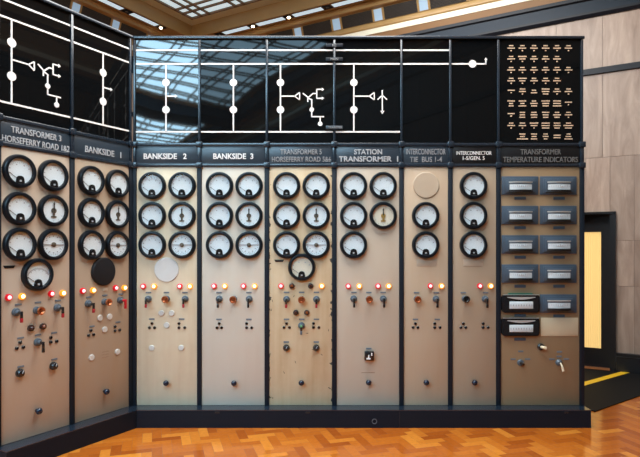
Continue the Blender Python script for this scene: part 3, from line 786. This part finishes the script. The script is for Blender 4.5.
# floor: herringbone blocks
BW, BL = .078, .234
m_ = MB(); ca, sa = math.cos(math.radians(17)), math.sin(math.radians(17))
def block(x0, x1, y0, y1):
    g = .0007
    pts = [(x * ca - y * sa, x * sa + y * ca) for x, y in ((x0 + g, y0 + g), (x1 - g, y0 + g), (x1 - g, y1 - g), (x0 + g, y1 - g))]
    cx_, cy_ = sum(a for a, _ in pts) / 4, sum(b for _, b in pts) / 4 - EYE.y
    p_, q_ = cx_ * .5 + cy_ * .8660254, cx_ * .8660254 - cy_ * .5
    if P0 - .1 < p_ < P1 + .25 and Q0 - .1 < q_ < Q1 + .1: m_.add([(x, y, 0) for x, y in pts], [(0, 1, 2, 3)])
for j in range(-60, 61):
    for k in range(-320, 321):
        ox, oy = k * BW + j * BL, k * BW - j * BL
        if abs(ox * ca - oy * sa) > 20 or abs(ox * sa + oy * ca) > 22: continue
        block(ox, ox + BL, oy, oy + BW); block(ox, ox + BW, oy + BW, oy + BW + BL)
m_.slot = 1; wbox(m_, P0 - .2, P1 + 1.6, Q0 - .2, Q1 + .2, -.06, -.002)
hall(m_, 'floor', [M['floor'], M['sub']])

# stone walls, laid up in slabs; the far wall has the doorway
DOOR_Q0, DOOR_Q1, DOOR_Z = -1.30, -.304, 2.068
m_ = MB(); wbox(m_, P1 + .02, P1 + .22, Q0 - .2, DOOR_Q0, 0, 6.0); wbox(m_, P1 + .02, P1 + .22, DOOR_Q1, Q1 + .2, 0, 6.0); wbox(m_, P1 + .02, P1 + .22, DOOR_Q0, DOOR_Q1, DOOR_Z, 6.0)
m_.slot = 1
rows = [.0, 1.12, 1.71, 2.80, 3.90, 4.66]
xs = [-.03 - .0 + .56 * k for k in range(-14, 4)]
for r, (z0, z1) in enumerate(zip(rows, rows[1:])):
    for k, a in enumerate(xs):
        a0, b0 = max(a + (.20 if r in (3, 4) else 0), Q0), min(a + .56 + (.20 if r in (3, 4) else 0), Q1)
        if b0 <= a0: continue
        segs = [(a0, b0, z0, z1)]
        if z0 < DOOR_Z and b0 > DOOR_Q0 and a0 < DOOR_Q1:
            segs = []
            if a0 < DOOR_Q0: segs.append((a0, DOOR_Q0, z0, z1))
            if b0 > DOOR_Q1: segs.append((DOOR_Q1, b0, z0, z1))
            if z1 > DOOR_Z: segs.append((max(a0, DOOR_Q0), min(b0, DOOR_Q1), DOOR_Z, z1))
        for (c0, c1, y0, y1) in segs: wbox(m_, P1, P1 + .022, c0 + .002, c1 - .002, y0 + .002, y1 - .002)
hall(m_, 'wall_far', [M['joint'], M['stone']])
for nm, box_, along in (('wall_left', (P0 - .2, P1 + .2, Q0 - .2, Q0 - .02), 'p0'), ('wall_right', (P0 - .2, P1 + .2, Q1 + .02, Q1 + .2), 'p1'), ('wall_rear', (P0 - .2, P0 - .02, Q0 - .2, Q1 + .2), 'q')):
    m_ = MB(); wbox(m_, *box_, 0, 6.0); m_.slot = 1
    for z0, z1 in zip(rows, rows[1:]):
        lo, hi = (Q0, Q1) if along == 'q' else (P0, P1)
        n = int((hi - lo) / .56); st = (hi - lo) / n
        for k in range(n):
            a, b = lo + k * st + .002, lo + (k + 1) * st - .002
            if along == 'q': wbox(m_, P0 - .022, P0, a, b, z0 + .002, z1 - .002)
            elif along == 'p0': wbox(m_, a, b, Q0 - .022, Q0, z0 + .002, z1 - .002)
            else: wbox(m_, a, b, Q1, Q1 + .022, z0 + .002, z1 - .002)
    hall(m_, nm, [M['joint'], M['panelling' if nm == 'wall_right' else 'stone']])

def ring(name, prof, mat, p0=P0, p1=P1, kind='structure', closed=True):
    """A moulding run round all four walls: prof = [(distance in from the wall, z)]."""
    v = []; n = len(prof)
    for o_, z in prof: v += [W(p1 - o_, Q0 + o_, z), W(p1 - o_, Q1 - o_, z), W(p0 + o_, Q1 - o_, z), W(p0 + o_, Q0 + o_, z)]
    f = []
    for i in range(n if closed else n - 1):
        j = (i + 1) % n
        for k in range(4): f.append((4 * i + k, 4 * i + (k + 1) % 4, 4 * j + (k + 1) % 4, 4 * j + k))
    return hall(MB().add(v, f), name, mat, kind)
ring('trim_1', [(0, 4.655), (.022, 4.655), (.05, 4.69), (.05, 4.72), (.036, 4.725), (0, 4.725)], M['slate_trim'])
ring('trim_9', [(0, 4.726), (.034, 4.726), (.034, 4.868), (0, 4.868)], M['sheen_fascia'])
ring('trim_10', [(0, 4.869), (.036, 4.869), (.06, 4.885), (.06, 4.93), (0, 4.93)], M['slate_trim'])
ring('trim_2', [(0, 3.90), (.03, 3.90), (.03, 3.975), (0, 3.975)], M['slate_trim'])
ring('trim_3', [(0, 4.931), (.055, 4.931), (.078, 5.022), (0, 5.022)], M['brown'])
ring('trim_4', [(0, 5.023), (.085, 5.023), (.092, 5.102), (0, 5.102)], M['cream'])
ring('trim_5', [(0, 5.103), (.092, 5.103), (.105, 5.12), (.105, 5.175), (.095, 5.193), (0, 5.193)], M['goldwood'])
ring('trim_6', [(0, 5.194), (.100, 5.194), (.168, 5.376), (0, 5.376)], M['goldwood'])
ring('trim_7', [(0, 5.377), (.20, 5.377), (.235, 5.395), (.235, 5.440), (.255, 5.455), (.255, 5.474), (0, 5.474)], M['goldwood'])
# soffit, recess side and plaster margin round each laylight
ce = MB()
def lay(p0, p1, m_, timber=0):
    q0, q1 = Q0, Q1
    def loop(o_, z): return [W(p1 - o_, q0 + o_, z), W(p1 - o_, q1 - o_, z), W(p0 + o_, q1 - o_, z), W(p0 + o_, q0 + o_, z)]
    prof = [(0, 5.80), (0, 5.476), (.50, 5.476), (.50, 5.71)]
    v = []; f = []
    for o_, z in prof: v += loop(o_, z)
    for i in range(len(prof) - 1):
        for k in range(4): f.append((4 * i + k, 4 * i + (k + 1) % 4, 4 * i + 4 + (k + 1) % 4, 4 * i + 4 + k))
    m_.slot = timber; m_.add(v, f)
    v = []; f = []
    prof = [(.50, 5.71), (.62, 5.747), (.62, 5.80)]
    for o_, z in prof: v += loop(o_, z)
    for i in range(len(prof) - 1):
        for k in range(4): f.append((4 * i + k, 4 * i + (k + 1) % 4, 4 * i + 4 + (k + 1) % 4, 4 * i + 4 + k))
    m_.slot = 1; m_.add(v, f)
PA, PB = .45, -6.97  # dividing beam at PA added so rear laylights can outshine the front one
lay(PA, P1, ce); lay(PB, PA, ce, 2); lay(P0, PB, ce, 2)
ce.slot = 2; wbox(ce, P0 - .2, P1 + .2, Q0 - .2, Q1 + .2, 5.86, 6.0)
hall(ce, 'ceiling', [M['goldwood'], M['greencream'], M['plinth']])

def laylight(name, p0, p1, mat):
    q0, q1 = Q0 + .62, Q1 - .62
    w = MB().add([W(p0, q0, 5.785), W(p1, q0, 5.785), W(p1, q1, 5.785), W(p0, q1, 5.785), W(p0, q0, 5.80), W(p1, q0, 5.80), W(p1, q1, 5.80), W(p0, q1, 5.80)],
                 [(0, 1, 2, 3), (7, 6, 5, 4), (0, 4, 5, 1), (1, 5, 6, 2), (2, 6, 7, 3), (3, 7, 4, 0)])
    o = tag(w.build(name, M[mat]), kind='structure')
    b = MB()
    def across(p): wbox(b, p - .013, p + .013, q0, q1, 5.748, 5.784)
    def along(q): wbox(b, p0, p1, q - .013, q + .013, 5.748, 5.784)
    k = 0
    while p1 - (.243 + .775 * k) > p0 + .03:
        across(p1 - .243 - .775 * k)
        if p1 - .424 - .775 * k > p0: across(p1 - .424 - .775 * k)
        k += 1
    k = 0
    while q0 + .243 + .775 * k < q1 - .03:
        along(q0 + .243 + .775 * k)
        if q0 + .424 + .775 * k < q1: along(q0 + .424 + .775 * k)
        k += 1
    across(p1 - .017); across(p0 + .017); along(q0 + .017); along(q1 - .017)
    b.build('glazing_bars', M['bars'], o)
laylight('window_1', PA + .62, P1 - .62, 'laylight'); laylight('window_2', PB + .62, PA - .62, 'laylight_boosted'); laylight('window_3', P0 + .62, PB - .62, 'laylight_boosted')

# soffit: lit glass strips and square downlights between them; frieze: louvres and small panes
def face(side):
    """maps (run along the wall, in from the wall, z) to the world for the far (B) or left (A) side"""
    if side == 'far': return lambda s_, o_, z: W(P1 - o_, s_, z)
    return lambda s_, o_, z: W(s_, Q0 + o_, z)
def sbox(m_, fn, s0, s1, o0, o1, z0, z1):
    v = [fn(s_, o_, z) for z in (z0, z1) for o_ in (o0, o1) for s_ in (s0, s1)]
    return m_.add(v, [(0, 2, 3, 1), (4, 5, 7, 6), (0, 1, 5, 4), (2, 6, 7, 3), (0, 4, 6, 2), (1, 3, 7, 5)])
ORD = ['first', 'second', 'third', 'fourth', 'fifth', 'sixth', 'seventh', 'eighth']
def frieze_quad(m_, fn, s0, s1, t0, t1, thick0, thick1):
    """box lying on the sloping frieze, between heights t0..t1 (0..1)"""
    def P(s_, t, th): return fn(s_, .100 + .068 * t + th * .936, 5.194 + .182 * t - th * .35)
    v = [P(s_, t, th) for th in (thick0, thick1) for t in (t0, t1) for s_ in (s0, s1)]
    return m_.add(v, [(0, 2, 3, 1), (4, 5, 7, 6), (0, 1, 5, 4), (2, 6, 7, 3), (0, 4, 6, 2), (1, 3, 7, 5)])
for side, start, sgn, n, lit in (('far', -6.512, 1, 6, (1, 2)), ('left', 6.908, -1, 4, (0,))):
    fn = face(side); where = 'along the far wall' if side == 'far' else 'along the left wall'
    for k in range(n):
        s_ = start + sgn * .742 * k
        o = thing('ceiling_downlight', fn(s_, .405, 5.476), PI / 3, '%s square black downlight from the ceiling corner %s, %s' % (ORD[k], where, 'its bulb lit' if k in lit else 'its bulb dark'), 'ceiling light', 'square downlights of the soffit')
        mi = o.matrix_basis.inverted()
        loc = lambda fn_: (lambda a, b, c: tuple(mi @ Vector(fn_(a, b, c))))
        sbox(MB(), loc(fn), s_ - .075, s_ + .075, .345, .465, 5.462, 5.476).build('housing', M['plinth'], o)
        b_ = MB(); b_.rod((0, 0, -.030), (0, 0, -.014), .022, .026, 16); b_.build('bulb', M['bulb' if k in lit else 'bulb_off'], o)
        # glass strip between this downlight and the next one away from the corner
        a, b = sorted((s_ + sgn * .092, s_ + sgn * .650))
        o = thing('backlit_glass_strip', fn((a + b) / 2, .405, 5.476), PI / 3, '%s bright backlit glass strip from the ceiling corner %s' % (ORD[k], where), 'ceiling light', 'backlit glass strips of the soffit')
        mi = o.matrix_basis.inverted()
        sbox(MB(), loc(fn), a, b, .342, .468, 5.470, 5.476).build('glass', M['pane'], o)
        fr = MB(); sbox(fr, loc(fn), a - .016, b + .016, .328, .342, 5.464, 5.476); sbox(fr, loc(fn), a - .016, b + .016, .468, .482, 5.464, 5.476)
        sbox(fr, loc(fn), a - .016, a, .342, .468, 5.464, 5.476); sbox(fr, loc(fn), b, b + .016, .342, .468, 5.464, 5.476)
        fr.build('frame', M['bars'], o)
nw = 4
for side, start, sgn, n in (('far', -5.007, 1, 5), ('left', 6.905, -1, 5)):
    fn = face(side); where = 'under the far soffit' if side == 'far' else 'under the left soffit'
    for k in range(n):
        s_ = start + sgn * .742 * k
        m_ = MB(); frieze_quad(m_, fn, s_ - .068, s_ + .068, .06, .94, .001, .006)
        o = tag(m_.build('window_%d' % nw, M['frieze_pane']), kind='structure'); nw += 1
        fr = MB(); frieze_quad(fr, fn, s_ - .098, s_ - .068, .02, .98, .001, .014); frieze_quad(fr, fn, s_ + .068, s_ + .098, .02, .98, .001, .014)
        fr.build('window_frame', M['goldwood'], o)
        a, b = sorted((s_ + sgn * .104, s_ + sgn * .638))
        if side == 'far' and k == 0:
            spans = [(s_ - .638, s_ - .104, 0), (a, b, 1)]
        else: spans = [(a, b, k + (1 if side == 'far' else 0))]
        for a, b, idx in spans:
            o = thing('ventilation_grille', fn((a + b) / 2, .10, 5.285), PI / 3, '%s dark louvred grille from the ceiling corner %s' % (ORD[idx], where), 'grille', 'dark grilles of the frieze')
            mi = o.matrix_basis.inverted(); lf = (lambda m0, f0: (lambda x, y, z: tuple(m0 @ Vector(f0(x, y, z)))))(mi, fn)
            g = MB(); frieze_quad(g, lf, a, b, .03, .97, .001, .003); g.build('backing', M['dk'], o)
            g = MB()
            for i in range(9): frieze_quad(g, lf, a, b, .06 + .1 * i, .10 + .1 * i, .003, .009)
            g.build('slats', M['grille'], o)

# skirting along the far wall, right of the door
m_ = MB(); wbox(m_, P1 - .05, P1 - .001, -.232, Q1, 0, .215); wbox(m_, P1 - .062, P1 - .001, -.232, Q1, .225, .262)
m_.slot = 1; wbox(m_, P1 - .052, P1 - .001, -.232, Q1, .215, .225)
hall(m_, 'baseboard_far', [M['black_trim'], M['slate']])
for nm, b4 in (('baseboard_left', (P0, P1, Q0 + .001, Q0 + .05)), ('baseboard_right', (P0, P1 - .065, Q1 - .05, Q1 - .001)), ('baseboard_rear', (P0 + .001, P0 + .05, Q0 + .06, Q1 - .06))):
    hall(wbox(MB(), *b4, 0, .262), nm, M['black_trim'])
hall(wbox(MB(), P1 - .05, P1 - .001, Q0 + .06, -1.372, 0, .262), 'baseboard_end', M['black_trim'])

# door: black frame, reeded yellow glass
d = MB(); wbox(d, P1 - .025, P1 + .16, DOOR_Q1 + .0, DOOR_Q1 + .068, 0, DOOR_Z + .0); wbox(d, P1 - .025, P1 + .16, DOOR_Q0 - .068, DOOR_Q0, 0, DOOR_Z)
wbox(d, P1 - .025, P1 + .16, DOOR_Q0 - .068, DOOR_Q1 + .068, DOOR_Z, DOOR_Z + .018)
wbox(d, P1 - .040, P1 - .025, DOOR_Q1 + .038, DOOR_Q1 + .068, 0, DOOR_Z + .018); wbox(d, P1 - .040, P1 - .025, DOOR_Q0 - .068, DOOR_Q1 + .068, DOOR_Z - .012, DOOR_Z + .018)
door = hall(d, 'door_1', M['black_trim'])
lf = MB(); z0, z1 = .277, 1.827; a, b = DOOR_Q0 + .13, -.414
wbox(lf, P1 + .12, P1 + .16, DOOR_Q0 + .002, a, .03, DOOR_Z - .002); wbox(lf, P1 + .12, P1 + .16, b, DOOR_Q1 - .002, .03, DOOR_Z - .002)
wbox(lf, P1 + .12, P1 + .16, a, b, .03, z0); wbox(lf, P1 + .12, P1 + .16, a, b, z1, DOOR_Z - .002)
lf.build('door_leaf', M['black_trim'], door)
g = MB(); nr = 34; v = []; f = []
for i in range(nr * 4 + 1):
    q_ = a + (b - a) * i / (nr * 4); dp = .004 * math.cos(2 * PI * i / 4)
    v += [W(P1 + .135 - dp, q_, z0), W(P1 + .135 - dp, q_, z1), W(P1 + .147, q_, z0), W(P1 + .147, q_, z1)]
for i in range(nr * 4): k = 4 * i; f += [(k, k + 1, k + 5, k + 4), (k + 2, k + 6, k + 7, k + 3)]
g.add(v, f).build('door_glass', M['yellow_glass'], door)
hd = MB(); wbox(hd, P1 + .07, P1 + .12, a - .07, a - .05, 1.0, 1.02); wbox(hd, P1 + .07, P1 + .085, a - .07, a + .05, 1.0, 1.02); hd.build('door_handle', M['slate'], door)
hall(wbox(MB(), P1 - .02, P1 + .17, DOOR_Q0, DOOR_Q1, .0, .025), 'trim_8', M['sill'])

# rubber ramp up to the door, yellow strip across it
E1, E2, NR = Vector((.803, .596, 0)), Vector((-.596, .803, 0)), Vector((2.715, EYE.y + 5.40, 0))
def pq(v): return v.x * .5 + (v.y - EYE.y) * .8660254
ramp = thing('rubber_ramp', NR, 0, 'black rubber ramp mat with a yellow strip, on the parquet before the door', 'ramp')
def clip(poly, pmax):
    res = []
    for A, B in zip(poly, poly[1:] + poly[:1]):
        da, db = pq(A) - pmax, pq(B) - pmax
        if da <= 0: res.append(A)
        if da * db < 0: res.append(A + (B - A) * (da / (da - db)))
    return res
def slab(e10, e11, e20, e21, h0, h1, z_lo=.001):
    base = [NR + E1 * a + E2 * b for a, b in ((e10, e20), (e11, e20), (e11, e21), (e10, e21))]
    poly = clip(base, P1 - .07); n = len(poly); v = []
    for P_ in poly: v.append((P_.x - NR.x, P_.y - NR.y, z_lo))
    for P_ in poly:
        t = ((P_ - NR).dot(E2) - e20) / (e21 - e20); v.append((P_.x - NR.x, P_.y - NR.y, h0 + (h1 - h0) * t))
    return v, [tuple(range(n))[::-1], tuple(range(n, 2 * n))] + [(k, (k + 1) % n, n + (k + 1) % n, n + k) for k in range(n)]
mr = MB(); mr.add(*slab(-.02, 2.2, 0, .57, .010, .030)); mr.add(*slab(-.02, 2.4, .572, 1.05, .030, .030)); mr.build('mat', M['rubber'], ramp)
MB().add(*slab(-.02, 2.2, .535, .625, .0315, .0335, .0305)).build('warning_strip', M['yellow'], ramp)['label'] = 'yellow warning strip'

# ------------------------------------------------------------------ light
def area(name, p, q, z, target, sx, sy, watts, rgb):
    l = bpy.data.lights.new(name, 'AREA'); l.shape = 'RECTANGLE'; l.size = sx; l.size_y = sy; l.energy = watts; l.color = rgb
    o = bpy.data.objects.new(name, l); col.objects.link(o); o.location = W(p, q, z)
    o.rotation_euler = (Vector(target) - o.location).to_track_quat('-Z', 'Y').to_euler()
    return o
area('added_board_fill', 3.4, -2.2, 5.62, (.1, -.4, 1.0), 4.0, 2.6, 380, (1., .98, .96))  # added fill under the laylight to brighten the boards, no fitting there
area('added_corner_fill', 6.0, -2.0, 5.62, W(6.3, -1.5, 0), 3.5, 2.0, 150, (1., .98, .96))  # added fill that lifts the far wall and the ramp

w = bpy.data.worlds.new('World'); bpy.context.scene.world = w; w.use_nodes = True
bg = w.node_tree.nodes['Background']; bg.inputs[0].default_value = (.55, .62, .70, 1); bg.inputs[1].default_value = .3

# ------------------------------------------------------------------ camera
cam = bpy.data.cameras.new('Camera'); co = bpy.data.objects.new('Camera', cam); col.objects.link(co)
cam.sensor_width = 36; cam.lens = 549 / 640 * 36; cam.shift_y = (249 - 228.5) / 640
co.location = EYE; co.rotation_euler = (PI / 2, 0, 0)
sc = bpy.context.scene; sc.camera = co
sc.view_settings.view_transform = 'Standard'; sc.view_settings.look = 'None'; sc.view_settings.gamma = 1; sc.view_settings.use_curve_mapping = False
sc.view_settings.exposure = 0.
sc.cycles.use_denoising = True; sc.cycles.max_bounces = 8; sc.cycles.caustics_reflective = False; sc.cycles.caustics_refractive = False
sc.cycles.sample_clamp_indirect = 4
